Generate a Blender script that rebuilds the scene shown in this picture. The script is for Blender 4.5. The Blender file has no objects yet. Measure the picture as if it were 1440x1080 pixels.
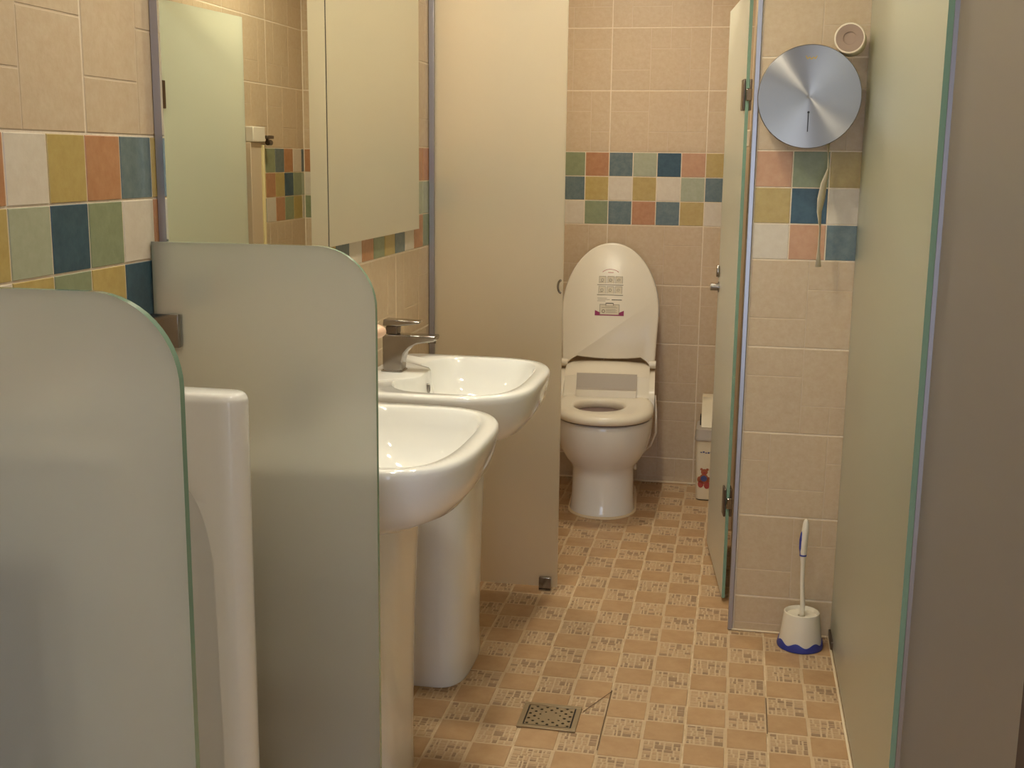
import bpy, bmesh, math, random
from mathutils import Vector, Matrix
random.seed(7)
PI = math.pi
scene = bpy.context.scene
C = scene.collection

# ------------------------------------------------------------------ camera
F_PX, PITCH, YAW, ROLL, CAM_H = 1655.3, .1901, .1889, .0119, 1.3832
cy, sy, cp, sp = math.cos(YAW), math.sin(YAW), math.cos(PITCH), math.sin(PITCH)
fw = Vector((-sy*cp, cy*cp, -sp)); rt0 = Vector((cy, sy, 0)); up0 = rt0.cross(fw)
rt = rt0*math.cos(ROLL) + up0*math.sin(ROLL); up = -rt0*math.sin(ROLL) + up0*math.cos(ROLL)
cd = bpy.data.cameras.new('camera'); cam = bpy.data.objects.new('camera', cd); C.objects.link(cam)
m = Matrix((rt, up, -fw)).transposed().to_4x4(); m.translation = (0, 0, CAM_H)
cam.matrix_world = m
cd.sensor_width = 36; cd.lens = F_PX/1440*36; cd.clip_start = .02
scene.camera = cam
# ------------------------------------------------------------------ world, exposure
w = bpy.data.worlds.new('world'); scene.world = w; w.use_nodes = True
bg = w.node_tree.nodes['Background']; bg.inputs[0].default_value = (.68, .80, 1, 1); bg.inputs[1].default_value = 1.5
vs = scene.view_settings
vs.view_transform = 'Standard'; vs.look = 'None'; vs.gamma = 1; vs.use_curve_mapping = False
vs.exposure = 1.4
LAMP = 77.0
LAMP_COL = (1.0, .94, .765)

# ------------------------------------------------------------------ materials
def lin(c):
    return tuple(((x/255)/12.92 if x/255 <= .04045 else ((x/255+.055)/1.055)**2.4) for x in c) + (1,)
MATS = {}
def mat(name, col, rough=.5, metal=0, noise=None, bump=None, coat=0, spec=.5, vary=0, aniso=None):
    """noise = (scale, colour2, amount)   bump = (scale, strength)"""
    m = bpy.data.materials.new(name); m.use_nodes = True; nt = m.node_tree
    b = nt.nodes['Principled BSDF']
    b.inputs['Base Color'].default_value = lin(col); b.inputs['Roughness'].default_value = rough
    b.inputs['Metallic'].default_value = metal; b.inputs['Coat Weight'].default_value = coat
    b.inputs['Specular IOR Level'].default_value = spec
    src = None
    tc = nt.nodes.new('ShaderNodeTexCoord')
    oi = nt.nodes.new('ShaderNodeObjectInfo')
    vec = nt.nodes.new('ShaderNodeVectorMath'); vec.operation = 'ADD'
    sc = nt.nodes.new('ShaderNodeVectorMath'); sc.operation = 'SCALE'; sc.inputs[0].default_value = (3.1, 7.7, 5.3)
    nt.links.new(oi.outputs['Random'], sc.inputs['Scale'])
    nt.links.new(tc.outputs['Object'], vec.inputs[0]); nt.links.new(sc.outputs[0], vec.inputs[1])
    if noise:
        n = nt.nodes.new('ShaderNodeTexNoise'); n.inputs['Scale'].default_value = noise[0]
        n.inputs['Detail'].default_value = 5; n.inputs['Roughness'].default_value = .65
        nt.links.new(vec.outputs[0], n.inputs['Vector'])
        rp = nt.nodes.new('ShaderNodeValToRGB')
        rp.color_ramp.elements[0].position = .5-.25/max(noise[2], .1)*.5 if noise[2] > 1 else .3
        rp.color_ramp.elements[1].position = .7
        rp.color_ramp.elements[0].color = lin(noise[1]); rp.color_ramp.elements[1].color = lin(col)
        nt.links.new(n.outputs['Fac'], rp.inputs[0]); src = rp.outputs[0]
        nt.links.new(src, b.inputs['Base Color'])
    if vary:
        hs = nt.nodes.new('ShaderNodeHueSaturation'); mr = nt.nodes.new('ShaderNodeMapRange')
        mr.inputs['To Min'].default_value = 1-vary; mr.inputs['To Max'].default_value = 1+vary
        nt.links.new(oi.outputs['Random'], mr.inputs['Value']); nt.links.new(mr.outputs[0], hs.inputs['Value'])
        if src: nt.links.new(src, hs.inputs['Color'])
        else: hs.inputs['Color'].default_value = lin(col)
        nt.links.new(hs.outputs[0], b.inputs['Base Color'])
    if bump:
        n2 = nt.nodes.new('ShaderNodeTexNoise'); n2.inputs['Scale'].default_value = bump[0]; n2.inputs['Detail'].default_value = 3
        nt.links.new(vec.outputs[0], n2.inputs['Vector'])
        bp = nt.nodes.new('ShaderNodeBump'); bp.inputs['Strength'].default_value = bump[1]; bp.inputs['Distance'].default_value = .004
        nt.links.new(n2.outputs['Fac'], bp.inputs['Height']); nt.links.new(bp.outputs[0], b.inputs['Normal'])
    if aniso:
        b.inputs['Anisotropic'].default_value = aniso
        tg = nt.nodes.new('ShaderNodeTangent'); tg.direction_type = 'RADIAL'; tg.axis = 'Z'; b.inputs['Anisotropic Rotation'].default_value = .25
        nt.links.new(tg.outputs[0], b.inputs['Tangent'])
    MATS[name] = m
    return m
def emis(name, col, s):
    m = bpy.data.materials.new(name); m.use_nodes = True
    b = m.node_tree.nodes['Principled BSDF']; b.inputs['Base Color'].default_value = (.8, .8, .8, 1)
    b.inputs['Emission Color'].default_value = col + (1,); b.inputs['Emission Strength'].default_value = s
    MATS[name] = m; return m
def frosted(name, tint, rough=.5, see=.5, dif=.45):
    """acid-etched glass: part scattered through (translucent), part blurred view, a little surface sheen"""
    m = bpy.data.materials.new(name); m.use_nodes = True; nt = m.node_tree; N = nt.nodes; L = nt.links
    N.remove(N['Principled BSDF']); out = N['Material Output']
    tl = N.new('ShaderNodeBsdfTranslucent'); tl.inputs[0].default_value = tint
    df = N.new('ShaderNodeBsdfDiffuse'); df.inputs[0].default_value = tint
    rf = N.new('ShaderNodeBsdfRefraction'); rf.inputs['Color'].default_value = tint
    rf.inputs['Roughness'].default_value = rough; rf.inputs['IOR'].default_value = 1.25
    gl = N.new('ShaderNodeBsdfGlossy'); gl.inputs['Roughness'].default_value = .38; gl.inputs['Color'].default_value = (1, 1, 1, 1)
    m1 = N.new('ShaderNodeMixShader'); m1.inputs[0].default_value = dif; L.new(tl.outputs[0], m1.inputs[1]); L.new(df.outputs[0], m1.inputs[2])
    m2 = N.new('ShaderNodeMixShader'); m2.inputs[0].default_value = see; L.new(m1.outputs[0], m2.inputs[1]); L.new(rf.outputs[0], m2.inputs[2])
    fr = N.new('ShaderNodeFresnel'); fr.inputs[0].default_value = 1.35
    m3 = N.new('ShaderNodeMixShader'); L.new(fr.outputs[0], m3.inputs[0]); L.new(m2.outputs[0], m3.inputs[1]); L.new(gl.outputs[0], m3.inputs[2])
    L.new(m3.outputs[0], out.inputs['Surface'])
    MATS[name] = m; return m

mat('wall_tile', (203, 182, 152), .42, noise=(55, (194, 168, 136), .5), bump=(90, .12), vary=.025)
mat('wall_tile_joint', (206, 185, 158), .5)
mat('grout', (236, 222, 200), .85, noise=(120, (226, 208, 184), .5))
mat('plaster', (225, 212, 190), .8, noise=(40, (215, 200, 176), .5))
acc = {'w': ((214, 202, 184), (206, 192, 172)), 'y': ((186, 162, 98), (174, 148, 84)), 'o': ((186, 136, 96), (172, 118, 78)),
       'b': ((58, 86, 98), (42, 68, 82)), 'g': ((142, 148, 114), (128, 136, 102)), 's': ((110, 122, 120), (84, 102, 106)),
       'l': ((172, 174, 148), (160, 162, 134)), 'p': ((198, 154, 118), (188, 140, 104))}
for k, (c, d) in acc.items():
    mat('accent_'+k, c, .38, noise=(48, d, .6), bump=(70, .15), vary=.03)
mat('floor_plain', (190, 154, 114), .42, noise=(22, (176, 138, 98), .5), vary=.035)
mat('floor_base', (206, 180, 146), .6, noise=(60, (198, 170, 134), .5))
mat('floor_stone', (190, 158, 122), .5, vary=.05)
mat('floor_stone_dark', (158, 128, 98), .5, vary=.05)
mat('floor_grout', (224, 202, 170), .85, noise=(30, (196, 168, 130), .5))
mat('dark_grout', (92, 66, 44), .9)
mat('caulk', (228, 208, 176), .6)
mat('porcelain', (240, 238, 234), .07, coat=.4)
mat('plastic_white', (232, 222, 204), .22)
mat('plastic_cream', (226, 212, 184), .35)
mat('plastic_grey', (176, 164, 150), .4)
mat('plastic_shadow', (120, 100, 96), .5)
mat('plastic_blue', (52, 62, 146), .4)
mat('chrome', (158, 152, 146), .15, metal=1)
mat('dark_chrome', (120, 108, 98), .3, metal=1)
mat('aluminium', (168, 166, 172), .35, metal=.85)
mat('steel_brushed', (150, 144, 136), .28, metal=1, aniso=.96)
mat('steel_dull', (140, 132, 124), .4, metal=1)
mat('drain_steel', (170, 152, 124), .38, metal=.8)
mat('black', (24, 20, 18), .6)
mat('dark_frame', (58, 44, 44), .5)
mat('mirror', (232, 236, 226), .0, metal=1)
mat('glass_edge', (124, 158, 138), .15, coat=.5)
mat('paper', (236, 222, 200), .9)
mat('paper_core', (160, 136, 120), .9)
mat('gold', (190, 150, 60), .35, metal=.6)
mat('soap', (240, 200, 172), .35)
mat('print_red', (190, 84, 80), .5)
mat('print_grey', (146, 136, 118), .5)
mat('print_light', (216, 204, 180), .5)
mat('print_black', (54, 48, 46), .5)
mat('print_purple', (150, 38, 90), .5)
mat('bear_brown', (170, 96, 62), .6)
mat('bear_blue', (70, 78, 130), .6)
mat('bear_red', (172, 72, 62), .6)
mat('trunking', (232, 214, 160), .5)
frosted('frosted_warm', (.93, .87, .74, 1), .40, .52, .30)
frosted('frosted_green', (.96, .97, .81, 1), .42, .25, .62)
frosted('frosted_green_dim', (.71, .74, .58, 1), .42, .45, .40)  # darker copy of the door's green glass, weaker light put into the tint
frosted('frosted_grey', (.76, .75, .70, 1), .40, .52, .20)
frosted('frosted_taupe_dim', (.74, .70, .64, 1), .42, .45, .35)  # dim light on the cross screen is put into this darker tint
emis('lamp_lens', LAMP_COL, LAMP); emis('lamp_lens_bright', LAMP_COL, LAMP*1.35)

# ------------------------------------------------------------------ mesh helpers
def box(bm, x0, x1, y0, y1, z0, z1, mi=0, taper=0, skip_bottom=False):
    t = taper
    v = [bm.verts.new(p) for p in ((x0, y0, z0), (x1, y0, z0), (x1, y1, z0), (x0, y1, z0),
                                   (x0+t, y0+t, z1), (x1-t, y0+t, z1), (x1-t, y1-t, z1), (x0+t, y1-t, z1))]
    fs = [(4, 5, 6, 7), (0, 1, 5, 4), (1, 2, 6, 5), (2, 3, 7, 6), (3, 0, 4, 7)]
    if not skip_bottom: fs.append((3, 2, 1, 0))
    for f in fs:
        bm.faces.new([v[i] for i in f]).material_index = mi
def loft(bm, rings, cap0=True, cap1=True, mi=0, closed=True):
    rv = [[bm.verts.new(p) for p in r] for r in rings]
    n = len(rv[0])
    for a, b in zip(rv, rv[1:]):
        for i in range(n if closed else n-1):
            j = (i+1) % n
            bm.faces.new((a[i], a[j], b[j], b[i])).material_index = mi
    if cap0: bm.faces.new(rv[0][::-1]).material_index = mi
    if cap1: bm.faces.new(rv[-1]).material_index = mi
    return rv
def cyl(bm, p0, p1, r0, r1=None, seg=24, mi=0, caps=True):
    r1 = r0 if r1 is None else r1
    p0, p1 = Vector(p0), Vector(p1); d = (p1-p0).normalized()
    a = d.orthogonal().normalized(); b = d.cross(a)
    rings = [[p+(a*math.cos(t)+b*math.sin(t))*r for t in [2*PI*i/seg for i in range(seg)]] for p, r in ((p0, r0), (p1, r1))]
    loft(bm, rings, caps, caps, mi)
def tube(bm, pts, rad, seg=12, mi=0):
    pts = [Vector(p) for p in pts]; rings = []; a = None
    for i, p in enumerate(pts):
        d = (pts[min(i+1, len(pts)-1)]-pts[max(i-1, 0)]).normalized()
        a = d.orthogonal().normalized() if a is None else (a-d*a.dot(d)).normalized()
        b = d.cross(a); r = rad[i] if isinstance(rad, (list, tuple)) else rad
        rings.append([p+(a*math.cos(t)+b*math.sin(t))*r for t in [2*PI*k/seg for k in range(seg)]])
    loft(bm, rings, True, True, mi)
def lathe(bm, prof, seg=48, c=(0, 0), mi=0, cap0=True, cap1=True):
    loft(bm, [[(c[0]+r*math.cos(t), c[1]+r*math.sin(t), z) for t in [2*PI*i/seg for i in range(seg)]] for r, z in prof], cap0, cap1, mi)
def prism(bm, poly, y0, y1, mi=0):
    """poly in (x,z) extruded along y"""
    loft(bm, [[(x, y0, z) for x, z in poly], [(x, y1, z) for x, z in poly]], True, True, mi)
def obj(name, bm, mats, parent=None, smooth=None, bevel=0, seg=2, loc=None):
    bmesh.ops.recalc_face_normals(bm, faces=bm.faces[:])
    me = bpy.data.meshes.new(name); bm.to_mesh(me); bm.free()
    for mm in ([mats] if isinstance(mats, str) else mats): me.materials.append(MATS[mm])
    if smooth is not None:
        me.polygons.foreach_set('use_smooth', [True]*len(me.polygons)); me.set_sharp_from_angle(angle=math.radians(smooth))
    o = bpy.data.objects.new(name, me); C.objects.link(o)
    if parent: o.parent = parent
    if loc: o.location = loc
    if bevel:
        b = o.modifiers.new('bevel', 'BEVEL'); b.width = bevel; b.segments = seg; b.limit_method = 'ANGLE'; b.angle_limit = math.radians(40)
        me.polygons.foreach_set('use_smooth', [True]*len(me.polygons)); me.set_sharp_from_angle(angle=math.radians(50))
    return o
def tag(o, label, cat, group=None):
    o['label'] = label; o['category'] = cat
    if group: o['group'] = group
    return o
def thing(name, label, cat, loc=(0, 0, 0), rz=0, group=None):
    o = bpy.data.objects.new(name, None); C.objects.link(o); o.location = loc; o.rotation_euler = (0, 0, rz); o.empty_display_size = .05
    return tag(o, label, cat, group)
def struct(o, label=None):
    o['kind'] = 'structure'
    if label: o['label'] = label
    return o
def copy_tree(o, parent=None):
    c = o.copy(); C.objects.link(c); c.parent = parent
    for ch in list(o.children): copy_tree(ch, c)
    return c
def one_box(name, b, m, parent=None, bevel=0):
    bm = bmesh.new(); box(bm, *b); return obj(name, bm, m, parent, bevel=bevel)

# ------------------------------------------------------------------ layout
XL, YB, YS, BAND, CEIL = -.958, 5.0, 3.40, 1.41, 2.36
XP, XPIER_R = .02, 1.30           # pier left face, far right wall
YP = 3.60                          # stall partition plane
XG, YG0, YG1 = .316, 2.10, 3.395   # green glass panel
Y0 = -1.3                          # wall behind the camera
FT = .0022
TT = .0013                          # tile thickness
ROWS = [0, .11, .36, .61, .86, 1.11]
BROWS = [1.11, 1.21, 1.31, 1.41]
UROWS = [1.41, 1.66, 1.91, 2.16, 2.36]

# the room shell
floor = struct(one_box('floor', (XL-.1, XPIER_R+.1, Y0, YB+.1, -.1, -FT), 'floor_grout'), 'tan mosaic tiled bathroom floor')
struct(one_box('ceiling', (XL-.1, XPIER_R+.1, Y0, YB+.1, CEIL, CEIL+.1), 'plaster'), 'cream plaster ceiling above the bathroom')
wall_left = struct(one_box('wall_left', (XL-.1, XL-TT, Y0, YB+.1, -FT, CEIL), 'grout'), 'tiled wall behind sinks and mirrors')
wall_back = struct(one_box('wall_back', (XL-TT, XP+TT, YB+TT, YB+.1, -FT, CEIL), 'grout'), 'tiled wall behind the toilet')
wall_right = struct(one_box('wall_right', (XP+TT, XPIER_R, YS+TT, YB+.1, -FT, CEIL), 'grout'), 'tiled pier wall carrying the paper dispenser')
struct(one_box('wall_far_right', (XPIER_R, XPIER_R+.1, Y0, YB+.1, -FT, CEIL), 'wall_tile'), 'plain wall beyond the green glass')
bm = bmesh.new()
box(bm, XL-.1, -.55, Y0-.1, Y0, -.1, CEIL+.1); box(bm, .45, XPIER_R+.1, Y0-.1, Y0, -.1, CEIL+.1); box(bm, -.55, .45, Y0-.1, Y0, 2.1, CEIL+.1)
struct(obj('wall_front', bm, 'plaster'), 'wall with the entrance opening')

# ---- wall tiles
PATS = [[(0, 0, 2, 2), (2, 0, 1, 1), (3, 0, 2, 1), (2, 1, 2, 2), (4, 1, 1, 2), (0, 2, 2, 1)],
        [(0, 0, 1, 2), (1, 0, 2, 1), (3, 0, 2, 2), (1, 1, 2, 2), (0, 2, 1, 1), (3, 2, 2, 1)],
        [(0, 0, 2, 1), (2, 0, 2, 2), (4, 0, 1, 1), (0, 1, 2, 2), (2, 2, 1, 1), (3, 2, 1, 1), (4, 1, 1, 2)]]
tile_cache = {}
G = .0017
def clipbox(bm, x0, x1, y0, y1, cx0, cx1, cy0, cy1, z0, z1, mi, taper):
    x0, x1, y0, y1 = max(x0, cx0), min(x1, cx1), max(y0, cy0), min(y1, cy1)
    if x1-x0 > .004 and y1-y0 > .004: box(bm, x0, x1, y0, y1, z0, z1, mi, taper, True)
def wall_tile_mesh(var, w, a, b, c, d):
    key = ('w', var, round(a, 3), round(b, 3), round(c, 3), round(d, 3))
    if key in tile_cache: return tile_cache[key]
    bm = bmesh.new()
    box(bm, a+G, b-G, c+G, d-G, 0, TT-.0008, 1, .0006, True)
    for (i, j, p, q) in PATS[var]:
        g = .0014
        clipbox(bm, i*.08+g, (i+p)*.08-g, j*.25/3+g, (j+q)*.25/3-g, a+G+.0012, b-G-.0012, c+G+.0012, d-G-.0012, TT-.0009, TT, 0, .0007)
    me = bpy.data.meshes.new('wall_tile'); bmesh.ops.recalc_face_normals(bm, faces=bm.faces[:]); bm.to_mesh(me); bm.free()
    me.materials.append(MATS['wall_tile']); me.materials.append(MATS['wall_tile_joint'])
    tile_cache[key] = me; return me
def accent_mesh(code, w, h=.1):
    key = ('a', code, round(w, 3), round(h, 3))
    if key in tile_cache: return tile_cache[key]
    bm = bmesh.new(); box(bm, G, w-G, G, h-G, 0, TT+.0003, 0, .0009, True)
    me = bpy.data.meshes.new('accent_tile'); bmesh.ops.recalc_face_normals(bm, faces=bm.faces[:]); bm.to_mesh(me); bm.free()
    me.materials.append(MATS['accent_'+code]); tile_cache[key] = me; return me
def put(name, me, parent, origin, u, n):
    o = bpy.data.objects.new(name, me); C.objects.link(o); o.parent = parent
    v = Vector((0, 0, 1)); mm = Matrix((u, v, n)).transposed().to_4x4(); mm.translation = origin
    o.matrix_local = mm; return o
def tile_wall(wall, org, u, n, U, off, boff, bands, zmax=CEIL):
    """org = wall point at u=0,z=0 on the bare wall face; tiles cover u in 0..U; off = u of a wall tile joint, boff = u of a band joint"""
    u, n, org = Vector(u), Vector(n), Vector(org)
    rows = list(zip(ROWS, ROWS[1:]))+list(zip(UROWS, UROWS[1:]))
    for ri, (z0, z1) in enumerate(rows):
        if z0 >= zmax: continue
        k = math.floor(-off/.4)
        s = off+k*.4
        while s > 0: s -= .4
        ci = 0
        while s < U:
            a, b = max(0, -s), min(.4, U-s)
            if b-a > .006:
                if z0 == 0: c, d = .25-(z1-z0), .25
                else: c, d = 0, z1-z0
                me = wall_tile_mesh((ri*2+ci+int(abs(org.x*10))) % 3, .4, a, b, c, d)
                put('wall_tile', me, wall, org+u*s+Vector((0, 0, z0-c)), u, n)
            s += .4; ci += 1
    for r in range(3):
        z0 = BROWS[2-r]
        s = boff-.1*math.ceil(boff/.1)
        ci = round((s-boff)/.1)
        while s < U:
            a, b = max(0, s), min(s+.1, U)
            if b-a > .006:
                row = bands[r]
                code = row[ci] if isinstance(row, dict) and ci in row else 'wyosglb'[(ci*3+r*2+(ci//4)) % 7]
                put('accent_tile', accent_mesh(code, b-a), wall, org+u*a+Vector((0, 0, z0)), u, n)
            s += .1; ci += 1
def seq(start, s): return {start+i: ch for i, ch in enumerate(s)}
# left wall, tiles from Y=.3; band joint index 0 at Y=1.424
YT = .30
rows_left = [seq(-3, 'bgowyosy'), seq(-3, 'wsylbgwo'), seq(-3, 'ogwygybo')]
# farther stretch seen under and beside the mirror, index 15 at Y=2.924
rows_left[2].update(seq(13, 'swogyswogs')); rows_left[1].update(seq(19, 'ylss')); rows_left[0].update(seq(19, 'goow'))
rows_left[1].update(seq(21, 'lsb')); rows_left[0].update(seq(21, 'owl')); rows_left[2].update(seq(20, 'oglo'))
tile_wall(wall_left, (XL-TT, YT, 0), (0, 1, 0), (1, 0, 0), YB-YT-.001, 1.63-YT, 1.424-YT, rows_left)
# back wall, band joint 0 at X=-.654
BJ = -.654-XL
rows_back = [seq(-4, 'oylgoslbpyo'), seq(-4, 'gbwsywywlsw'), seq(-4, 'yogwgsosywg')]
tile_wall(wall_back, (XL+.001, YB+TT, 0), (1, 0, 0), (0, -1, 0), XP-XL-.002, -.154-XL, BJ, rows_back)
# pier front, joint 0 at its left end
rows_pier = [seq(0, 'pgysowl'), seq(0, 'ybwogys'), seq(0, 'wpslbow')]
tile_wall(wall_right, (XP+.014, YS+TT, 0), (1, 0, 0), (0, -1, 0), 1.0, .40, 0, rows_pier)
# pier side towards the toilet (u runs from the back corner to the front)
rows_side = [seq(0, 'wosgl'+'oywbgsoywgl'), seq(0, 'gbyoywsogyb'), seq(0, 'ygowsgybow')]
tile_wall(wall_right, (XP+TT, YB-.001, 0), (0, -1, 0), (-1, 0, 0), YB-YS-.012, .40, .03, rows_side)

# ---- floor tiles (200 mm, two plain and two mosaic quarters)
def stones(bm, x0, x1, y0, y1, rnd, z0, z1, depth=0):
    w, h = x1-x0, y1-y0
    if max(w, h) < .019 or (max(w, h) < .027 and rnd.random() < .5):
        g = .0021
        box(bm, x0+g, x1-g, y0+g, y1-g, z0, z1, 3 if rnd.random() < .36 else 2, .0008, True); return
    t = rnd.uniform(.38, .62)
    if w > h: stones(bm, x0, x0+w*t, y0, y1, rnd, z0, z1); stones(bm, x0+w*t, x1, y0, y1, rnd, z0, z1)
    else: stones(bm, x0, x1, y0, y0+h*t, rnd, z0, z1); stones(bm, x0, x1, y0+h*t, y1, rnd, z0, z1)
def floor_bm(var):
    rnd = random.Random(100+var); bm = bmesh.new(); g = .0018
    box(bm, g, .2-g, g, .2-g, -FT, -.0016, 1, .0006, True)
    for i in range(2):
        for j in range(2):
            x, y = i*.1, j*.1
            if (i+j) % 2 == 0: box(bm, x+.0025, x+.0975, y+.0025, y+.0975, -.0018, 0, 0, .001, True)
            else: stones(bm, x+.004, x+.096, y+.004, y+.096, rnd, -.0018, -.0001)
    return bm
floor_meshes = {}
def floor_mesh(var, a, b, c, d):
    key = (var, round(a, 3), round(b, 3), round(c, 3), round(d, 3))
    if key in floor_meshes: return floor_meshes[key]
    bm = floor_bm(var)
    for co, no, do in (((a, 0, 0), (-1, 0, 0), a > 0), ((b, 0, 0), (1, 0, 0), b < .2), ((0, c, 0), (0, -1, 0), c > 0), ((0, d, 0), (0, 1, 0), d < .2)):
        if do: bmesh.ops.bisect_plane(bm, geom=bm.verts[:]+bm.edges[:]+bm.faces[:], plane_co=co, plane_no=no, clear_outer=True)
    me = bpy.data.meshes.new('floor_tile'); bmesh.ops.recalc_face_normals(bm, faces=bm.faces[:]); bm.to_mesh(me); bm.free()
    for mm in ('floor_plain', 'floor_base', 'floor_stone', 'floor_stone_dark'): me.materials.append(MATS[mm])
    floor_meshes[key] = me; return me
xs = -.277-.2*4; k = 0
DR = (-.487, -.340, 2.655, 2.790)      # drain opening
for ix in range(10):
    x = xs+.2*ix
    for iy in range(-2, 18):
        y = 1.96+.2*iy
        ymax = YB if x < XP-.02 else YS
        lim = [max(x, XL), min(x+.2, 1.2), y, min(y+.2, ymax)]
        pieces = [lim]
        if x < XP-.02 and x+.2 > XP and y+.2 > YS:          # tile that runs into the pier
            pieces = [[lim[0], min(lim[1], XP), lim[2], lim[3]]]
            if y < YS: pieces.append([XP, lim[1], lim[2], min(lim[3], YS)])
        for (p0, p1, q0, q1) in pieces:
            if p1-p0 < .006 or q1-q0 < .006 or (p0 > .34 and q0 < 2.0): continue
            o = bpy.data.objects.new('floor_tile', floor_mesh((ix*3+iy*5) % 4, p0-x, p1-x, q0-y, q1-y))
            C.objects.link(o); o.parent = floor; o.location = (x, y, 0)
# diagonal cut joint beside the drain
bm = bmesh.new()
def groove(bm, a, b, wd):
    a, b = Vector(a), Vector(b); d = (b-a).normalized(); s = Vector((-d.y, d.x, 0))*wd/2
    vs_ = [bm.verts.new(p+Vector((0, 0, .0006))) for p in (a+s, b+s, b-s, a-s)]; bm.faces.new(vs_)
groove(bm, (-.335, 2.772, 0), (-.275, 2.905, 0), .0022)
groove(bm, (-.277, 2.58, 0), (-.277, 2.91, 0), .0022)
groove(bm, (.123, 2.75, 0), (.123, 2.95, 0), .0022)
obj('cut_joint', bm, 'dark_grout', floor)
# caulk beads
def caulk(b): return one_box('caulk_bead', b, 'caulk', floor, bevel=.002)
caulk((XL+.002, XP-.002, YB-.009, YB-.001, 0, .007)); caulk((XG-.008, XG-.001, 2.0, YS-.004, 0, .006)); caulk((XP+.01, XG-.01, YS-.008, YS-.001, 0, .005))

# aluminium corner trim of the pier
o = one_box('trim_1', (XP-.002, XP+.0125, YS-.006, YS+.010, 0, CEIL-.002), 'aluminium', bevel=.002); struct(o, 'aluminium corner trim down the pier edge')

# ------------------------------------------------------------------ glass panels
def panel(bm, w, z0, z1, t, corner=0, mi=0):
    """panel in XZ, x 0..w, y 0..t; optional rounded upper corner at x=w; narrow faces take material 1"""
    pts = [(0, z0), (w, z0)]
    if corner: pts += [(w-corner+corner*math.cos(a), z1-corner+corner*math.sin(a)) for a in [PI/2*i/14 for i in range(15)]]
    else: pts += [(w, z1)]
    pts += [(0, z1)]
    r0 = [bm.verts.new((x, 0, z)) for x, z in pts]; r1 = [bm.verts.new((x, t, z)) for x, z in pts]
    bm.faces.new(r0); bm.faces.new(r1[::-1])
    for i in range(len(pts)):
        j = (i+1) % len(pts); f = bm.faces.new((r0[j], r0[i], r1[i], r1[j])); f.material_index = 1
# stall partition facing the room
part = thing('stall_partition', 'floor-to-top frosted glass panel fixed beside the toilet, small chrome clamp at its foot', 'partition', (XL, YP, 0))
bm = bmesh.new(); panel(bm, .423, .012, 2.2, .01)
for v in bm.verts: v.co.x += .003
obj('glass_pane', bm, ['frosted_warm', 'frosted_warm'], part)
bm = bmesh.new(); box(bm, .002, .018, -.012, -.001, .002, 2.2); box(bm, .002, .018, .011, .024, .002, 2.2)
obj('wall_channel', bm, 'aluminium', part, bevel=.001)
bm = bmesh.new(); box(bm, .368, .408, -.012, -.001, .004, .046); box(bm, .368, .408, .011, .022, .004, .046); box(bm, .368, .408, -.012, .022, .0005, .011)
obj('floor_clamp', bm, 'chrome', part, bevel=.002)
bm = bmesh.new()
tube(bm, [(.424+.0*math.cos(a)-.012*math.sin(a)*.9, -.004-.012*(1 if False else 1), .994+.020*math.cos(a)) for a in [PI*i/10 for i in range(11)]], .0035, 8)
obj('latch_keeper', bm, 'chrome', part, 40)
# header rail over the door
hd = thing('header_rail', 'dark aluminium rail spanning above the stall door opening', 'rail', (-.535, YP, 1.905))
one_box('rail_bar', (.0, .552, -.012, .022, 0, .05), 'dark_chrome', hd, bevel=.003)
# stall door, open inwards
DA = math.atan2(4.18-3.618, -.058-.006)
door = bpy.data.objects.new('door_1', None); C.objects.link(door); door.location = (.006, 3.618, 0); door.rotation_euler = (0, 0, DA); struct(door, 'frosted green glass stall door standing open')
bm = bmesh.new(); panel(bm, .562, .014, 1.872, .010)
obj('glass_pane', bm, ['frosted_green', 'glass_edge'], door)
for hz in (.328, 1.572):
    bm = bmesh.new()
    box(bm, -.002, .048, .011, .018, hz-.045, hz+.045); box(bm, -.002, .048, -.008, -.001, hz-.045, hz+.045)
    hg = obj('hinge', bm, 'dark_chrome', door, bevel=.002)
    bm = bmesh.new(); box(bm, -.012, .0, -.008, .010, hz-.018, hz+.018)
    obj('hinge_barrel', bm, 'chrome', hg, bevel=.003)
bm = bmesh.new(); cyl(bm, (.530, .0105, .95), (.530, .040, .95), .013); cyl(bm, (.530, .0105, .95), (.530, .014, .95), .019); obj('lock_knob', bm, 'chrome', door, 40)
bm = bmesh.new()
for i in range(1):
    loft(bm, [[(.530+.009*math.cos(t)*s, yy, 1.004+.022*math.sin(t)*s) for t in [2*PI*k_/20 for k_ in range(20)]] for yy, s in ((.0105, .8), (.013, 1), (.018, 1), (.021, .8))])
obj('lock_turn', bm, 'chrome', door, 50)

# green glass panel along the right and the taupe-looking one crossing behind it
gp = thing('glass_screen', 'tall greenish frosted glass screen meeting the pier beside the toilet brush', 'partition', (XG, YG0, 0))
bm = bmesh.new(); panel(bm, YG1-YG0, .008, 2.2, .010)
for v in bm.verts: v.co = (-v.co.y+.010, v.co.x, v.co.z)
obj('glass_pane', bm, ['frosted_green_dim', 'glass_edge'], gp)
bm = bmesh.new(); box(bm, -.0065, .0165, 1.19, 1.29, .007, .030); obj('floor_clamp', bm, 'dark_chrome', gp, bevel=.002)
bm = bmesh.new(); box(bm, .0105, .018, -.001, .012, .008, 2.2); obj('edge_seal', bm, 'aluminium', gp)
cp_ = thing('cross_screen', 'dim taupe frosted glass screen set crosswise at the green screen edge', 'partition', (XG+.020, YG0+.012, 0))
bm = bmesh.new(); panel(bm, .95, .008, 2.2, .010); obj('glass_pane', bm, ['frosted_taupe_dim', 'glass_edge'], cp_)
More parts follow.
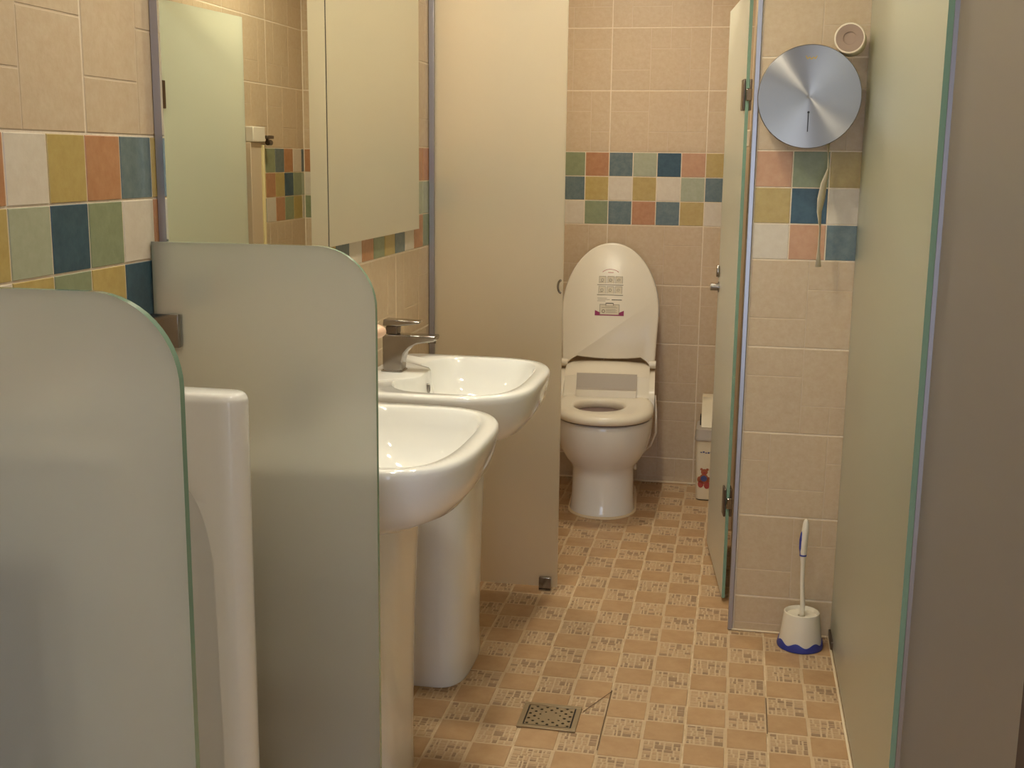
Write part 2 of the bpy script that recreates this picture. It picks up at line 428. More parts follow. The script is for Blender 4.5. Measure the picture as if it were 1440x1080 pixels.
bm = bmesh.new(); box(bm, .90, .94, -.01, .020, .0005, .03); obj('floor_clamp', bm, 'chrome', cp_)
# dark entrance door frame
jf = one_box('trim_2', (.320, .40, 1.19, 1.262, 0, CEIL-.002), 'dark_frame', bevel=.003); struct(jf, 'dark post at the entrance beside the frosted screen')

# urinal screens
def screen(y, label):
    t = thing('urinal_screen', label, 'screen', (XL, y, 0), group='frosted screens by the urinal')
    bm = bmesh.new(); panel(bm, .385, .30, 1.24, .010, .10)
    for v in bm.verts: v.co.x += .003
    obj('glass_pane', bm, ['frosted_grey', 'glass_edge'], t)
    for bz in (1.093, .45):
        bm = bmesh.new(); box(bm, .001, .050, -.010, -.001, bz-.028, bz+.028); box(bm, .001, .050, .011, .018, bz-.028, bz+.028); box(bm, .0005, .0025, -.010, .018, bz-.028, bz+.028)
        obj('bracket', bm, 'chrome', t, bevel=.002)
    return t
screen(1.805, 'frosted glass screen with rounded corner between the urinal and the sinks')
screen(1.125, 'frosted glass screen with rounded corner on the side of the urinal away from sinks')

# ------------------------------------------------------------------ mirrors
def mirror(y0, y1, label):
    t = thing('wall_mirror', label, 'mirror', (XL, y0, 1.172), group='wall mirrors over the sinks')
    bm = bmesh.new(); box(bm, .0015, .0148, .001, y1-y0-.001, 0, .98); obj('backing', bm, 'aluminium', t)
    bm = bmesh.new(); box(bm, .015, .0185, .001, y1-y0-.001, .0, .98); obj('mirror_glass', bm, 'mirror', t)
mirror(1.836, 2.622, 'frameless wall mirror beginning at the rounded frosted screen, over the sink there')
mirror(2.626, 3.414, 'frameless wall mirror next to the stall partition, over the far sink')

# ------------------------------------------------------------------ sinks
def sell(cx, rx, ry, n, k=72, x0=None, nb=8):
    pts = []
    for i in range(k):
        t = 2*PI*i/k; c, s = math.cos(t), math.sin(t)
        x = cx+rx*math.copysign(abs(c)**(2/n), c); y = ry*math.copysign(abs(s)**(2/n), s)
        pts.append((x, y))
    return pts
def sink_outline(front, hw, n=3.4, back=.003, k=80):
    """D plan: flat back at x=back, rounded front"""
    cx = .2; pts = []
    for i in range(k):
        t = 2*PI*i/k; c, s = math.cos(t), math.sin(t)
        e = n if c > 0 else 9
        rx = (front-cx) if c > 0 else (cx-back)
        x = cx+rx*math.copysign(abs(c)**(2/e), c); y = hw*math.copysign(abs(s)**(2/e), s)
        pts.append((x, y))
    return pts
def make_sink(loc, label):
    t = thing('pedestal_sink', label, 'sink', loc, group='pedestal sinks under the mirrors')
    bm = bmesh.new(); ZR = .817
    def O(front, hw, z, n=3.4): return [(x, y, z) for x, y in sink_outline(front, hw, n)]
    def I(x0, x1, hw, z, n=3.0, nb=3.2, pf=0):
        out = []; cx = (x0+x1)/2+.02
        for i in range(80):
            tt = 2*PI*i/80; c, s = math.cos(tt), math.sin(tt); e = n if c > 0 else nb; rx = x1-cx if c > 0 else cx-x0
            yy = hw*math.copysign(abs(s)**(2/e), s); xx = cx+rx*math.copysign(abs(c)**(2/e), c)
            if c < 0:
                q_ = max(0, min(1, (abs(yy)-.06)/.07)); xx -= pf*.055*q_*q_*(3-2*q_)*min(1, -c*3)
            out.append((xx, yy, z))
        return out
    rings = [O(.22, .15, .640, 2.6), O(.30, .185, .646, 2.6), O(.372, .222, .664, 2.8), O(.425, .258, .692, 3), O(.454, .284, .730, 3.2), O(.465, .297, .765),
             O(.470, .303, .795), O(.471, .304, .806), O(.469, .302, .813), O(.464, .297, ZR),
             I(.150, .432, .264, ZR-.0003, pf=1), I(.151, .4305, .2625, ZR-.002, pf=1), I(.153, .426, .257, ZR-.010, pf=1), I(.156, .418, .248, ZR-.040, pf=1), I(.161, .404, .232, ZR-.082, 2.8, 2.8, .8), I(.176, .380, .198, ZR-.120, 2.5, 2.5, .4),
             I(.205, .345, .145, ZR-.142, 2.2, 2.2), I(.235, .31, .07, ZR-.150, 2, 2), I(.255, .295, .024, ZR-.1525, 2, 2)]
    loft(bm, rings)
    basin = obj('basin', bm, 'porcelain', t, 60)
    bm = bmesh.new(); lathe(bm, [(.022, ZR-.152), (.022, ZR-.1495), (.014, ZR-.150), (.012, ZR-.151)], 24, (.275, 0)); obj('drain_ring', bm, 'chrome', basin, 40)
    bm = bmesh.new()
    loft(bm, [[(xx, .0075*math.cos(a)*s, .775+.013*math.sin(a)*s) for a in [2*PI*i/20 for i in range(20)]] for xx, s in ((.150, 1), (.1625, 1), (.163, .72), (.160, .70))])
    obj('overflow_ring', bm, 'chrome', basin, 40)
    bm = bmesh.new(); loft(bm, [[(xx, .0052*math.cos(a), .775+.009*math.sin(a)) for a in [2*PI*i/16 for i in range(16)]] for xx in (.1600, .1622)])
    obj('overflow_hole', bm, 'black', basin)
    bm = bmesh.new()
    def Pd(front, hw, z): return [(x, y, z) for x, y in sink_outline(front, hw, 3.2, .03)]
    loft(bm, [Pd(.288, .166, .0005), Pd(.290, .168, .010), Pd(.288, .165, .10), Pd(.292, .164, .35), Pd(.300, .166, .55), Pd(.308, .170, .652)])
    obj('pedestal', bm, 'porcelain', t, 60)
    return t
sink_far = make_sink((XL, 2.990, 0), 'white pedestal sink next to the stall partition, chrome faucet showing')
sink_near = make_sink((XL, 2.292, 0), 'white pedestal sink right behind the rounded frosted screen')
def make_faucet(loc, label):
    t = thing('faucet', label, 'faucet', loc, group='chrome sink faucets')
    bm = bmesh.new()
    prof = [(-.026, 0), (.026, 0), (.028, .028), (.034, .050), (.048, .066), (.070, .077), (.118, .086), (.120, .100), (.060, .100), (.0, .100), (-.026, .098)]
    prism(bm, prof, -.024, .024); obj('spout', bm, 'chrome', t, bevel=.004)
    bm = bmesh.new(); cyl(bm, (.104, 0, .0865), (.104, 0, .078), .011); obj('aerator', bm, 'dark_chrome', t, 40)
    bm = bmesh.new(); box(bm, -.018, .014, -.019, .019, .1005, .122); obj('handle_stem', bm, 'dark_chrome', t, bevel=.003)
    bm = bmesh.new(); prism(bm, [(-.026, .1225), (.018, .1225), (.075, .131), (.076, .137), (.015, .139), (-.024, .140)], -.021, .021); obj('lever', bm, 'chrome', t, bevel=.003)
    bm = bmesh.new(); box(bm, -.029, .029, -.027, .027, 0, .004); obj('base_plate', bm, 'chrome', t, bevel=.0015)
    return t
make_faucet((XL+.062, 3.0, .8175), 'chrome single lever faucet on the sink next to the stall partition')
make_faucet((XL+.062, 2.300, .8175), 'chrome single lever faucet on the sink behind the rounded frosted screen')
# soap on a wall rod
sp_ = thing('soap_holder', 'chrome wall rod carrying a pink soap above the sinks', 'soap holder', (XL, 2.80, .950))
bm = bmesh.new(); tube(bm, [(.002, 0, 0), (.02, 0, .0), (.040, 0, .0)], .006); lathe_pts = None; cyl(bm, (.0005, 0, 0), (.006, 0, 0), .02)
obj('rod', bm, 'chrome', sp_, 40)
bm = bmesh.new(); bmesh.ops.create_uvsphere(bm, u_segments=32, v_segments=16, radius=1)
for v in bm.verts: v.co = (v.co.x*.030+.071, v.co.y*.024, v.co.z*.018+.002)
so = obj('soap_bar', bm, 'soap', None, 60, loc=(XL, 2.80, .950)); tag(so, 'pale pink oval soap on the wall rod beside the faucet', 'soap')

# ------------------------------------------------------------------ urinal (front as a shaped sheet)
ur = thing('urinal', 'tall white porcelain floor urinal between two frosted screens', 'urinal', (XL, 1.445, 0))
HW, UH, DEP, WT = .213, 1.032, .240, .060
def ur_ring(z):
    """plan of the body at height z: flat back, two rounded wings, hollow between them that widens below an arch"""
    zt = max(0, min(1, (.905-z)/.16)); arch = math.sqrt(max(0, 1-(1-zt)**2)) if z > .10 else arch_low(z)
    sh = .012*(1-math.sqrt(max(0, 1-(1-min(1, (UH-z)/.014))**2)))                 # softened top edge
    xb = .105+(.11*(1-z/.16)**1.5 if z < .16 else 0)
    xn = xb+.004+(.072+.015*max(0, (.8-z)/.8))*arch if z > .16 else max(xb+.004, .181*min(1, z/.16))
    dn = .048*arch; hw = HW-sh+.004*max(0, (.4-z)/.4); D = DEP-sh; yi = hw-WT+sh*2
    half = [(.004, hw), (.06, hw), (.12, hw), (D-.034, hw)]
    for k in range(1, 10):                                                        # wing tip
        a = PI*k/10; half.append((D-.030+.030*math.sin(a)**.75, (hw+yi)/2+(hw-yi)/2*math.cos(a)))
    half += [(D-.034, yi), ((D-.034+xn+.010)/2, yi), (xn+.010, yi), (xn+.004, yi+dn*.25), (xn, yi+dn*.75), (xn-.004, yi+dn), ((xn+xb)/2, yi+dn), (xb+.012, yi+dn-.002), (xb+.002, yi+dn-.012), (xb, yi+dn-.04), (xb, .06)]
    return [(x, y, z) for x, y in half]+[(x, -y, z) for x, y in half[::-1]]
def arch_low(z): return max(0, min(1, z/.10))
bm = bmesh.new()
zs = [.0005+.03*i for i in range(24)]+[.72+.0075*i for i in range(25)]+[.91, .94, .98, 1.015, 1.018, 1.021, 1.024, 1.027, 1.029, 1.031, UH]
loft(bm, [ur_ring(z) for z in zs]); ub = obj('body', bm, 'porcelain', ur, 55)
bm = bmesh.new(); box(bm, .004, .10, -.14, .14, UH+.0005, UH+.022); obj('top_ledge', bm, 'porcelain', ur, bevel=.008, seg=3)
bm = bmesh.new(); lathe(bm, [(.03, .1005), (.03, .104), (.02, .106)], 24, (.18, 0)); obj('outlet_grate', bm, 'chrome', ur, 40)

# ------------------------------------------------------------------ toilet
tl = thing('toilet', 'white toilet with raised electronic bidet lid bearing an instruction sticker', 'toilet', (-.497, 4.58, 0), math.radians(4.0))
def oval(front, hw, back, z, k=72, nf=2.1, nb=5):
    mid = front+max(hw*1.15, .1); pts = []
    for i in range(k):
        t = 2*PI*i/k; c, s = math.cos(t), math.sin(t)
        e = nf if s < 0 else nb; ry = (mid-front) if s < 0 else (back-mid)
        pts.append((hw*math.copysign(abs(c)**(2/e), c), mid+ry*math.copysign(abs(s)**(2/e), s), z))
    return pts
bm = bmesh.new()
R = [(-.175, .128, .0005), (-.178, .130, .010), (-.174, .126, .02), (-.170, .123, .08), (-.168, .121, .15), (-.170, .122, .180), (-.186, .132, .200), (-.216, .152, .228),
     (-.252, .173, .272), (-.278, .186, .325), (-.288, .189, .37), (-.288, .189, .385), (-.284, .186, .392)]
rings = [oval(f, h, .385, z) for f, h, z in R]
rings += [oval(-.262, .165, .20, .3925), oval(-.235, .135, .16, .388), oval(-.215, .115, .12, .34), oval(-.18, .085, .05, .28), oval(-.14, .05, -.02, .24)]
loft(bm, rings); bowl = obj('bowl', bm, 'porcelain', tl, 60)
bm = bmesh.new(); loft(bm, [oval(-.185, .136, .39, .0003), oval(-.185, .136, .39, .004), oval(-.178, .129, .385, .009)]); obj('base_caulk', bm, 'caulk', bowl, 50)
bm = bmesh.new(); cyl(bm, (.123, .02, .165), (.132, .02, .165), .012); obj('bolt_cap', bm, 'plastic_white', bowl, 40)
# seat ring with hole
bm = bmesh.new()
def ring_o(f, h, b, z): return oval(f, h, b, z, nf=2.15, nb=3.5)
def hole(rx, ry, z): return [(-.020+rx*math.cos(2*PI*i/72), -.088+ry*math.sin(2*PI*i/72), z) for i in range(72)]
loft(bm, [hole(.100, .118, .403), ring_o(-.300, .182, .17, .400), ring_o(-.312, .190, .17, .404), ring_o(-.316, .193, .17, .414), ring_o(-.313, .191, .17, .426), ring_o(-.298, .182, .16, .436),
          ring_o(-.27, .165, .14, .4385), hole(.112, .13, .4375), hole(.101, .118, .434), hole(.097, .113, .425), hole(.097, .113, .410), hole(.100, .118, .403)], False, False)
obj('seat', bm, 'plastic_white', tl, 50)
bm = bmesh.new(); loft(bm, [oval(-.29, .178, .2, .3945), oval(-.29, .178, .2, .4025)]); obj('seat_gap_shade', bm, 'plastic_shadow', tl)  # dark slab standing in for the shade under the seat
for v in []: pass
# bidet unit
unit_prof = [(.085, .4005), (.075, .44), (.088, .452), (.115, .520), (.150, .543), (.200, .556), (.262, .556), (.275, .53), (.275, .4005)]
bm = bmesh.new()
def unit_sec(x, kx):
    return [(x, .085+(y-.085)*1.0, .4005+(z-.4005)*kx) for y, z in unit_prof]
loft(bm, [unit_sec(x, k_) for x, k_ in ((-.172, .90), (-.150, .955), (-.08, .99), (0, 1), (.08, .99), (.150, .955), (.172, .90))])
un = obj('bidet_unit', bm, 'plastic_white', tl, 35)
for s in (-1, 1):
    bm = bmesh.new(); loft(bm, [[(s*xx, y, z) for y, z in ((.03, .4005), (.03, .440), (.048, .470), (.085, .490), (.15, .520), (.262, .520), (.262, .4005))] for xx in (.172, .188, .194)])
    obj('side_arm', bm, 'plastic_white', tl, 35)
bm = bmesh.new()
loft(bm, [[(x, y, z) for y, z in ((.068, .440), (.066, .463), (.083, .470), (.107, .524), (.113, .526), (.120, .50), (.09, .44))] for x in (-.122, .122)])
obj('front_cover', bm, 'plastic_grey', un, 30)
bm = bmesh.new()
loft(bm, [[(x, y, z) for y, z in ((.055, .4385), (.0625, .466), (.0675, .466), (.067, .4385))] for x in (-.121, .121)])
obj('splash_lip', bm, 'plastic_white', un, 30)
for s in (-1, 1):
    bm = bmesh.new(); cyl(bm, (s*.168, .232, .548), (s*.196, .232, .548), .017)
    obj('lid_hinge', bm, 'plastic_white', un, 40)
# nozzle under the seat
bm = bmesh.new(); cyl(bm, (.01, .12, .385), (.01, -.02, .372), .009); obj('nozzle', bm, 'dark_chrome', un, 40)
# lid: built flat (x, s) then leaned back
LB = Matrix.Translation((0, .238, .548)) @ Matrix.Rotation(math.radians(90-12), 4, 'X')
def lid_out(k=80, inset=0.0):
    pts = []
    n = 40
    for i in range(n+1):                       # round top from right to left
        a = PI*i/n
        pts.append(((.201-inset)*math.cos(a)*1.0, .20+(.300-inset)*math.sin(a)))
    for y_ in (.15, .10, .05, .02): pts.append((-(.201-inset)+.010*(1-y_/.2), y_))
    pts += [(-.188+inset, .0+inset*.3), (-.165, .0+inset*.3)]
    for i in range(13):
        x = -.158+.316*i/12; pts.append((x, .030-.012*(1-(x/.158)**2)+inset*.5 if abs(x) < .1579 else .010))
    pts += [(.165, .0+inset*.3), (.188-inset, .0+inset*.3)]
    for y_ in (.02, .05, .10, .15): pts.append(((.201-inset)-.010*(1-y_/.2), y_))
    return pts
bm = bmesh.new()
loft(bm, [[LB @ Vector((x, s, zz)) for x, s in lid_out(inset=ins)] for zz, ins in ((-.012, .006), (-.010, 0), (.010, 0), (.014, .003), (.0155, .008))])
lid = obj('lid', bm, 'plastic_white', tl, 40)
bm = bmesh.new(); loft(bm, [[LB @ Vector((x, s, zz)) for x, s in lid_out(inset=-.004)][:41]+[LB @ Vector((x, s, zz)) for x, s in lid_out(inset=.006)][:41][::-1] for zz in (-.016, -.0125)])
obj('lid_rim', bm, 'plastic_grey', lid, 40)
# sticker on the lid: thin printed film
bm = bmesh.new(); ZF = .0158
def q(x0, x1, s0, s1, mi, dz=0):
    vv = [bm.verts.new(LB @ Vector((x, s, ZF+dz))) for x, s in ((x0, s0), (x1, s0), (x1, s1), (x0, s1))]; bm.faces.new(vv).material_index = mi
def arc(r0, r1, cx, cs, a0, a1, mi, n=16, ky=1):
    for i in range(n):
        aa = [a0+(a1-a0)*(i+k_)/n for k_ in (0, 1)]
        vv = [bm.verts.new(LB @ Vector((cx+r*math.cos(a), cs+ky*r*math.sin(a), ZF+.0003))) for r, a in ((r0, aa[0]), (r1, aa[0]), (r1, aa[1]), (r0, aa[1]))]
        bm.faces.new(vv).material_index = mi
sx = -.003
arc(.036, .0385, sx, .366, .5, PI-.5, 0, ky=.62)
q(sx-.011, sx+.012, .375, .3768, 0)
for r in range(2):
    sb = .330-.042*r
    for c_ in range(3):
        x0 = sx-.050+.034*c_+(.002 if r else .003); x1 = x0+.030
        q(x0, x1, sb, sb+.030, 2)
        for (a, b, c, d) in ((x0, x1, sb+.0285, sb+.030), (x0, x0+.0013, sb, sb+.03), (x1-.0013, x1, sb, sb+.03)): q(a, b, c, d, 1, .0003)
        arc(.0045, .0062, x0+.014, sb+.014, 0, 2*PI if c_ != 2 else PI*1.3, 1, 12)
        q(x0+.004+.004*c_, x0+.018, sb+.005+.003*c_, sb+.0068+.003*c_, 1, .0003)
    q(sx-.054, sx+.054, sb-.0075, sb-.0045, 1, .0004)
for i, (a, b) in enumerate(((-.052, -.012), (-.050, .0), (-.052, -.018))): q(sx+a, sx+b, .268-.006*i, .2695-.006*i, 1)
q(sx+.008, sx+.050, .2605, .2635, 3)
q(sx-.058, sx+.058, .196, .2005, 4)
for s_ in (-1, 1):
    vv = [bm.verts.new(LB @ Vector((sx+s_*x, s, ZF+.0004))) for x, s in ((.038, .196), (.060, .196), (.060, .218), (.038, .208))]; bm.faces.new(vv).material_index = 4
q(sx-.041, sx+.041, .2005, .242, 2, .0002)
for (a, b, c, d) in ((-.041, -.039, .2, .243), (.039, .041, .2, .243), (-.041, -.016, .241, .243), (.016, .041, .241, .243), (-.016, .016, .246, .249), (-.017, -.014, .238, .249), (.014, .017, .238, .249),
                     (-.033, .033, .2285, .230), (-.018, .026, .234, .2352)): q(sx+a, sx+b, c, d, 1 if a != -.016 else 3, .0005)
for i in range(4): q(sx-.014, sx+.032-.006*(i % 2), .2085+.0042*i, .2097+.0042*i, 1, .0005)
arc(.004, .0075, sx-.025, .214, 0, 2*PI, 1, 14)
obj('instruction_sticker', bm, ['print_red', 'print_grey', 'print_light', 'print_black', 'print_purple'], lid)
# water hose at the right of the bowl
bm = bmesh.new(); tube(bm, [(.196, .08, .45), (.203, .07, .38), (.205, .06, .30), (.186, .09, .24), (.160, .15, .20), (.12, .28, .17), (.11, .405, .16)], .005, 8); obj('water_hose', bm, 'plastic_white', tl, 50)

# ------------------------------------------------------------------ bin
bn = thing('waste_bin', 'cream plastic swing-lid bin with teddy bear print behind the stall door', 'bin', (-.065, 4.838, 0))
def rrect(hx, hy, z, r=.02, k=6):
    pts = []
    for cxs, cys, a0 in ((1, -1, -PI/2), (1, 1, 0), (-1, 1, PI/2), (-1, -1, PI)):
        for i in range(k+1):
            a = a0+PI/2*i/k; pts.append((cxs*(hx-r)+r*math.cos(a), cys*(hy-r)+r*math.sin(a), z))
    return pts
bm = bmesh.new(); loft(bm, [rrect(.066, .080, .004), rrect(.067, .081, .012), rrect(.074, .088, .262)]); bb = obj('body', bm, 'plastic_cream', bn, 40)
bm = bmesh.new(); loft(bm, [rrect(.064, .078, .0005), rrect(.064, .078, .0045)]); obj('foot', bm, 'black', bn)
bm = bmesh.new(); loft(bm, [rrect(.079, .093, .255), rrect(.080, .094, .262), rrect(.077, .091, .272), rrect(.075, .089, .300), rrect(.068, .082, .304)]); obj('rim', bm, 'plastic_grey', bn, 40)
bm = bmesh.new()
arcp = [(.076*math.cos(a), .298+.128*math.sin(a)**.85 if math.sin(a) > 0 else .298) for a in [PI*i/16 for i in range(17)]]
loft(bm, [[(x, y, z) for y, z in ((-.072, .3045), (-.070, .34), (-.055, .405), (-.035, .428), (.035, .428), (.055, .405), (.070, .34), (.072, .3045))] for x in (-.056, -.054, .054, .056)])
obj('swing_lid', bm, 'plastic_cream', bn, 40, bevel=.006)
for s in (-1, 1):
    bm = bmesh.new(); box(bm, min(s*.0565, s*.062), max(s*.0565, s*.062), -.02, .02, .3045, .345)
    obj('lid_pivot', bm, 'black', bn)
def disc(bm, x, z, rx, rz, mi, dy=0, y=-.086):
    yy = -.0806-.0073*(z-.012)/.25-.0007-dy
    bm.faces.new([bm.verts.new((x+rx*math.cos(2*PI*i/20), -.0806-.0073*(z+rz*math.sin(2*PI*i/20)-.012)/.25-.0007-dy, z+rz*math.sin(2*PI*i/20))) for i in range(20)]).material_index = mi
bm = bmesh.new()
BX = -.020
for a in ((-.027, .070, .012, .016, 2), (-.002, .066, .012, .016, 2), (-.015, .092, .019, .022, 0), (-.034, .090, .008, .012, 0), (.004, .090, .008, .012, 0)): disc(bm, a[0]+BX, *a[1:])
disc(bm, BX-0.015, .094, .013, .013, 1, .0003); disc(bm, BX-0.014, .122, .014, .013, 0, .0004); disc(bm, BX-0.026, .133, .0055, .0055, 0, .0002); disc(bm, BX-0.002, .133, .0055, .0055, 0, .0002); disc(bm, BX-0.014, .118, .006, .005, 2, .0006)
obj('bear_print', bm, ['bear_brown', 'bear_blue', 'bear_red'], bb)
bm = bmesh.new()
for i in range(5): disc(bm, -.050+.010*i, .205+.002*math.sin(i*2), .0042, .0022+.0012*(i % 2), 0)
obj('word_print', bm, ['bear_blue'], bb)

# ------------------------------------------------------------------ paper dispenser, roll, brush
dp = thing('paper_dispenser', 'round brushed steel jumbo paper dispenser on the pier', 'dispenser', (.161, YS-.001, 1.549))
RT = Matrix.Rotation(PI/2, 4, 'X')      # local +Z -> -Y
def rot_obj(o): o.matrix_local = RT; return o
bm = bmesh.new(); lathe(bm, [(.128, 0), (.128, .112)], 64); rot_obj(obj('drum', bm, 'steel_dull', dp, 40))
bm = bmesh.new(); lathe(bm, [(.130, .112), (.1335, .114), (.1335, .128), (.1328, .1300), (.1318, .1310), (.1308, .13105), (.09, .13145), (.05, .13185), (.008, .13225), (.0045, .1318), (.0015, .1310)], 96)
fc = rot_obj(obj('front_cover', bm, 'steel_brushed', dp, 40))
bm = bmesh.new(); cyl(bm, (0, -.040, .1335), (0, -.040, .1345), .003, mi=0); box(bm, -.0012, .0012, -.090, -.040, .1325, .1342)
obj('level_slot', bm, 'black', fc)
bm = bmesh.new()
for (x0, y0, x1, y1) in ((-.014, .104, -.010, .096), (-.010, .096, -.005, .101), (-.005, .101, 0, .095), (0, .095, .005, .101), (.005, .101, .010, .096), (.010, .096, .014, .104)):
    a, b = Vector((x0, y0, 0)), Vector((x1, y1, 0)); d = (b-a).normalized(); s = Vector((-d.y, d.x, 0))*.0012
    vv = [bm.verts.new((p.x, p.y, .1321)) for p in (a+s, b+s, b-s, a-s)]; bm.faces.new(vv)
obj('gold_mark', bm, 'gold', fc)
bm = bmesh.new()
strip = [(.056, -.112, .026), (.057, -.15, .026), (.061, -.185, .025), (.053, -.225, .026), (.048, -.265, .026), (.042, -.30, .026), (.046, -.345, .025), (.049, -.40, .018), (.053, -.45, .008)]
va = [bm.verts.new((x-.004+.006*math.sin(i*1.3), -.075-hw, z)) for i, (x, z, hw) in enumerate(strip)]
vm = [bm.verts.new((x+.004, -.075, z)) for i, (x, z, hw) in enumerate(strip)]
vb = [bm.verts.new((x+.010-.004*math.sin(i*1.1), -.075+hw, z)) for i, (x, z, hw) in enumerate(strip)]
for A, Bv in ((va, vm), (vm, vb)):
    for i in range(len(strip)-1): bm.faces.new((A[i], A[i+1], Bv[i+1], Bv[i]))
pt = obj('paper_tail', bm, 'paper', dp, 60); sdm = pt.modifiers.new('thick', 'SOLIDIFY'); sdm.thickness = .0008

rl = thing('paper_roll', 'small toilet paper roll lying on top of the steel dispenser', 'paper roll', (.2535, 3.262, 1.6965), -.13)
RR = Matrix.Rotation(-PI/2, 4, 'X')     # +Z -> +Y
bm = bmesh.new(); lathe(bm, [(.016, .004), (.0375, 0), (.039, .002), (.039, .100), (.0375, .102), (.016, .102)], 40, cap0=False, cap1=False); o = obj('roll_paper', bm, 'paper', rl, 40); o.matrix_local = RR
bm = bmesh.new(); lathe(bm, [(.034, .0005), (.0345, -.0005), (.0165, .002), (.0155, .004), (.014, .0045), (.001, .004)], 40, cap0=False, cap1=True); o = obj('roll_core', bm, 'paper_core', rl, 40); o.matrix_local = RR

hb = thing('brush_holder', 'white toilet brush pot with wavy blue base beside the pier', 'brush holder', (.226, 3.322, 0))
bm = bmesh.new(); lathe(bm, [(.061, .001), (.062, .010), (.0505, .100), (.050, .104), (.047, .105), (.045, .102), (.042, .094), (.0105, .092), (.0105, .080)], 56); obj('pot', bm, 'plastic_white', hb, 40)
bm = bmesh.new(); n_ = 72
wv = [.021+.0055*math.cos(7*2*PI*i/n_) for i in range(n_)]
def ringw(f): return [f(i) for i in range(n_)]
loft(bm, [ringw(lambda i: (.065*math.cos(2*PI*i/n_), .065*math.sin(2*PI*i/n_), .0005)), ringw(lambda i: (.066*math.cos(2*PI*i/n_), .066*math.sin(2*PI*i/n_), .006)),
          ringw(lambda i: ((.0638-(wv[i]-.012)*.12)*math.cos(2*PI*i/n_), (.0638-(wv[i]-.012)*.12)*math.sin(2*PI*i/n_), wv[i])), ringw(lambda i: (.0605*math.cos(2*PI*i/n_), .0605*math.sin(2*PI*i/n_), wv[i]-.001))], False, False)
obj('wavy_base', bm, 'plastic_blue', hb, 40)
br = thing('toilet_brush', 'white toilet brush with blue grip standing in the pot', 'brush', (.226, 3.322, .081))
bm = bmesh.new(); tube(bm, [(.001, 0, .0), (.001, 0, .045), (-.004, 0, .11), (-.005, 0, .165), (-.006, 0, .195)], [.0075, .0070, .0062, .0065, .009], 16); obj('shaft', bm, 'plastic_white', br, 50)
bm = bmesh.new(); tube(bm, [(-.006, 0, .193), (-.0065, 0, .205), (-.006, 0, .235), (-.004, 0, .265), (-.003, 0, .288), (-.0035, 0, .298), (-.0035, 0, .301)], [.009, .0105, .0112, .0105, .0085, .005, .001], 20); gr = obj('grip', bm, 'plastic_white', br, 60)
bm = bmesh.new()
tube(bm, [(-.0125, -.003, .196), (-.0135, -.003, .215), (-.0135, -.003, .24), (-.0125, -.003, .258), (-.0105, -.003, .272)], [.003, .0052, .0056, .004, .0008], 14); obj('grip_inlay', bm, 'plastic_blue', gr, 60)
bm = bmesh.new(); cyl(bm, (-.006, 0, .191), (-.006, 0, .1955), .0100); obj('grip_band', bm, 'plastic_blue', gr, 40)

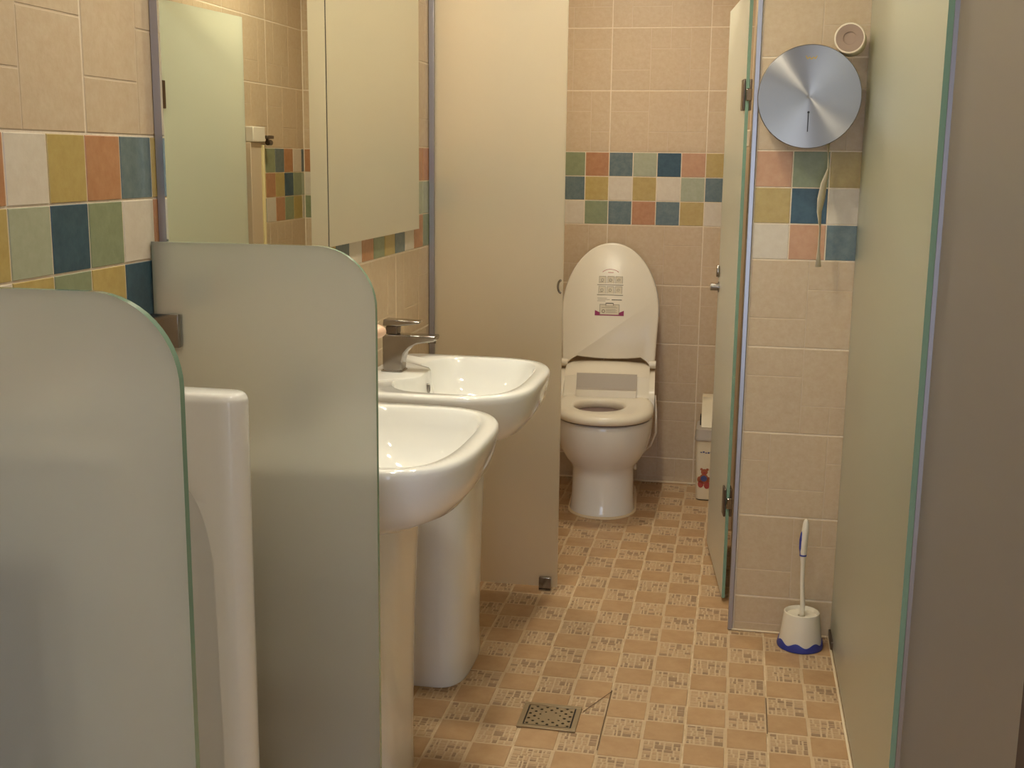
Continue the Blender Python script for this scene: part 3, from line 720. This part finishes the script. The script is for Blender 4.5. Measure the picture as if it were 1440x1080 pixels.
# ------------------------------------------------------------------ floor drain
dr = thing('floor_drain', 'square perforated metal floor drain set in the mosaic floor', 'drain', ((DR[0]+DR[1])/2, (DR[2]+DR[3])/2, 0))
hx, hy = (DR[1]-DR[0])/2, (DR[3]-DR[2])/2
bm = bmesh.new()
for b in ((-hx, hx, -hy, -hy+.013), (-hx, hx, hy-.013, hy), (-hx, -hx+.013, -hy+.013, hy-.013), (hx-.013, hx, -hy+.013, hy-.013)): box(bm, b[0], b[1], b[2], b[3], .0004, .0042)
obj('frame', bm, 'drain_steel', dr, bevel=.0008)
bm = bmesh.new(); box(bm, -hx+.012, hx-.012, -hy+.012, hy-.012, .0004, .0010); obj('sump', bm, 'black', dr)
bm = bmesh.new(); nx, ny = 9, 8; ax, ay = hx-.0165, hy-.0155
cw, ch = 2*ax/nx, 2*ay/ny
for i in range(nx):
    for j in range(ny):
        x, y = -ax+(i+.5)*cw, -ay+(j+.5)*ch
        ring = min(i, nx-1-i, j, ny-1-j)
        hole_ = (i+j) % 2 == 0 and ring < 3
        sq = [(x-cw/2, y-ch/2), (x, y-ch/2), (x+cw/2, y-ch/2), (x+cw/2, y), (x+cw/2, y+ch/2), (x, y+ch/2), (x-cw/2, y+ch/2), (x-cw/2, y)]
        o_ = [bm.verts.new((a, b, .0038)) for a, b in sq]
        if hole_:
            rr = .0042 if ring < 2 else .0030
            i_ = [bm.verts.new((x+rr*math.cos(-3*PI/4+k_*PI/4), y+rr*math.sin(-3*PI/4+k_*PI/4), .0038)) for k_ in range(8)]
            d_ = [bm.verts.new((v.co.x, v.co.y, .0020)) for v in i_]
            for k_ in range(8):
                l_ = (k_+1) % 8; bm.faces.new((o_[k_], o_[l_], i_[l_], i_[k_])); bm.faces.new((i_[k_], i_[l_], d_[l_], d_[k_]))
        else: bm.faces.new(o_)
obj('grate', bm, 'drain_steel', dr)

# ------------------------------------------------------------------ stall wall box (seen in the mirror)
pb = thing('pipe_cover', 'cream pipe cover on the stall wall topped by a chrome hook, seen in the mirror', 'pipe cover', (XP, 4.43, 0))
one_box('cover_panel', (-.022, -.001, -.058, .045, .001, 1.43), 'wall_tile_joint', pb, bevel=.002)
one_box('corner_bead', (-.030, -.001, .0455, .062, .001, 1.42), 'trunking', pb, bevel=.002)
one_box('cap_block', (-.034, -.001, -.058, .062, 1.4305, 1.49), 'plastic_white', pb, bevel=.004)
bm = bmesh.new(); box(bm, -.045, -.001, .0625, .125, 1.445, 1.458); cyl(bm, (-.03, .09, 1.43), (-.03, .125, 1.43), .011); box(bm, -.035, -.025, .085, .10, 1.43, 1.447); obj('hook', bm, 'dark_chrome', pb, bevel=.002)

# ------------------------------------------------------------------ ceiling downlights
def downlight(x, y, label, lens='lamp_lens'):
    t = thing('ceiling_downlight', label, 'ceiling light', (x, y, CEIL), group='round ceiling downlights')
    bm = bmesh.new(); loft(bm, [[(r*math.cos(a), r*math.sin(a), z) for a in [2*PI*i/36 for i in range(36)]] for r, z in ((.085, -.0005), (.085, -.006), (.066, -.012), (.062, -.004), (.062, -.0005))], False, False)
    obj('trim_ring', bm, 'plastic_white', t, 40)
    bm = bmesh.new(); lathe(bm, [(.061, -.002), (.061, -.008), (.02, -.011)], 32); obj('lens', bm, lens, t, 40)
for x, y, l in ((-.42, 1.62, 'round warm ceiling downlight above the urinal screen'), (-.38, 2.55, 'round warm ceiling downlight above the space before the sinks'), (-.74, 2.80, 'round warm ceiling downlight close to the mirror and stall partition'),
                (-.45, 4.15, 'round warm ceiling downlight above the toilet'), (.85, 2.75, 'round warm ceiling downlight beyond the green glass screen')):
    downlight(x, y, l, 'lamp_lens_bright' if y > 4 else 'lamp_lens')
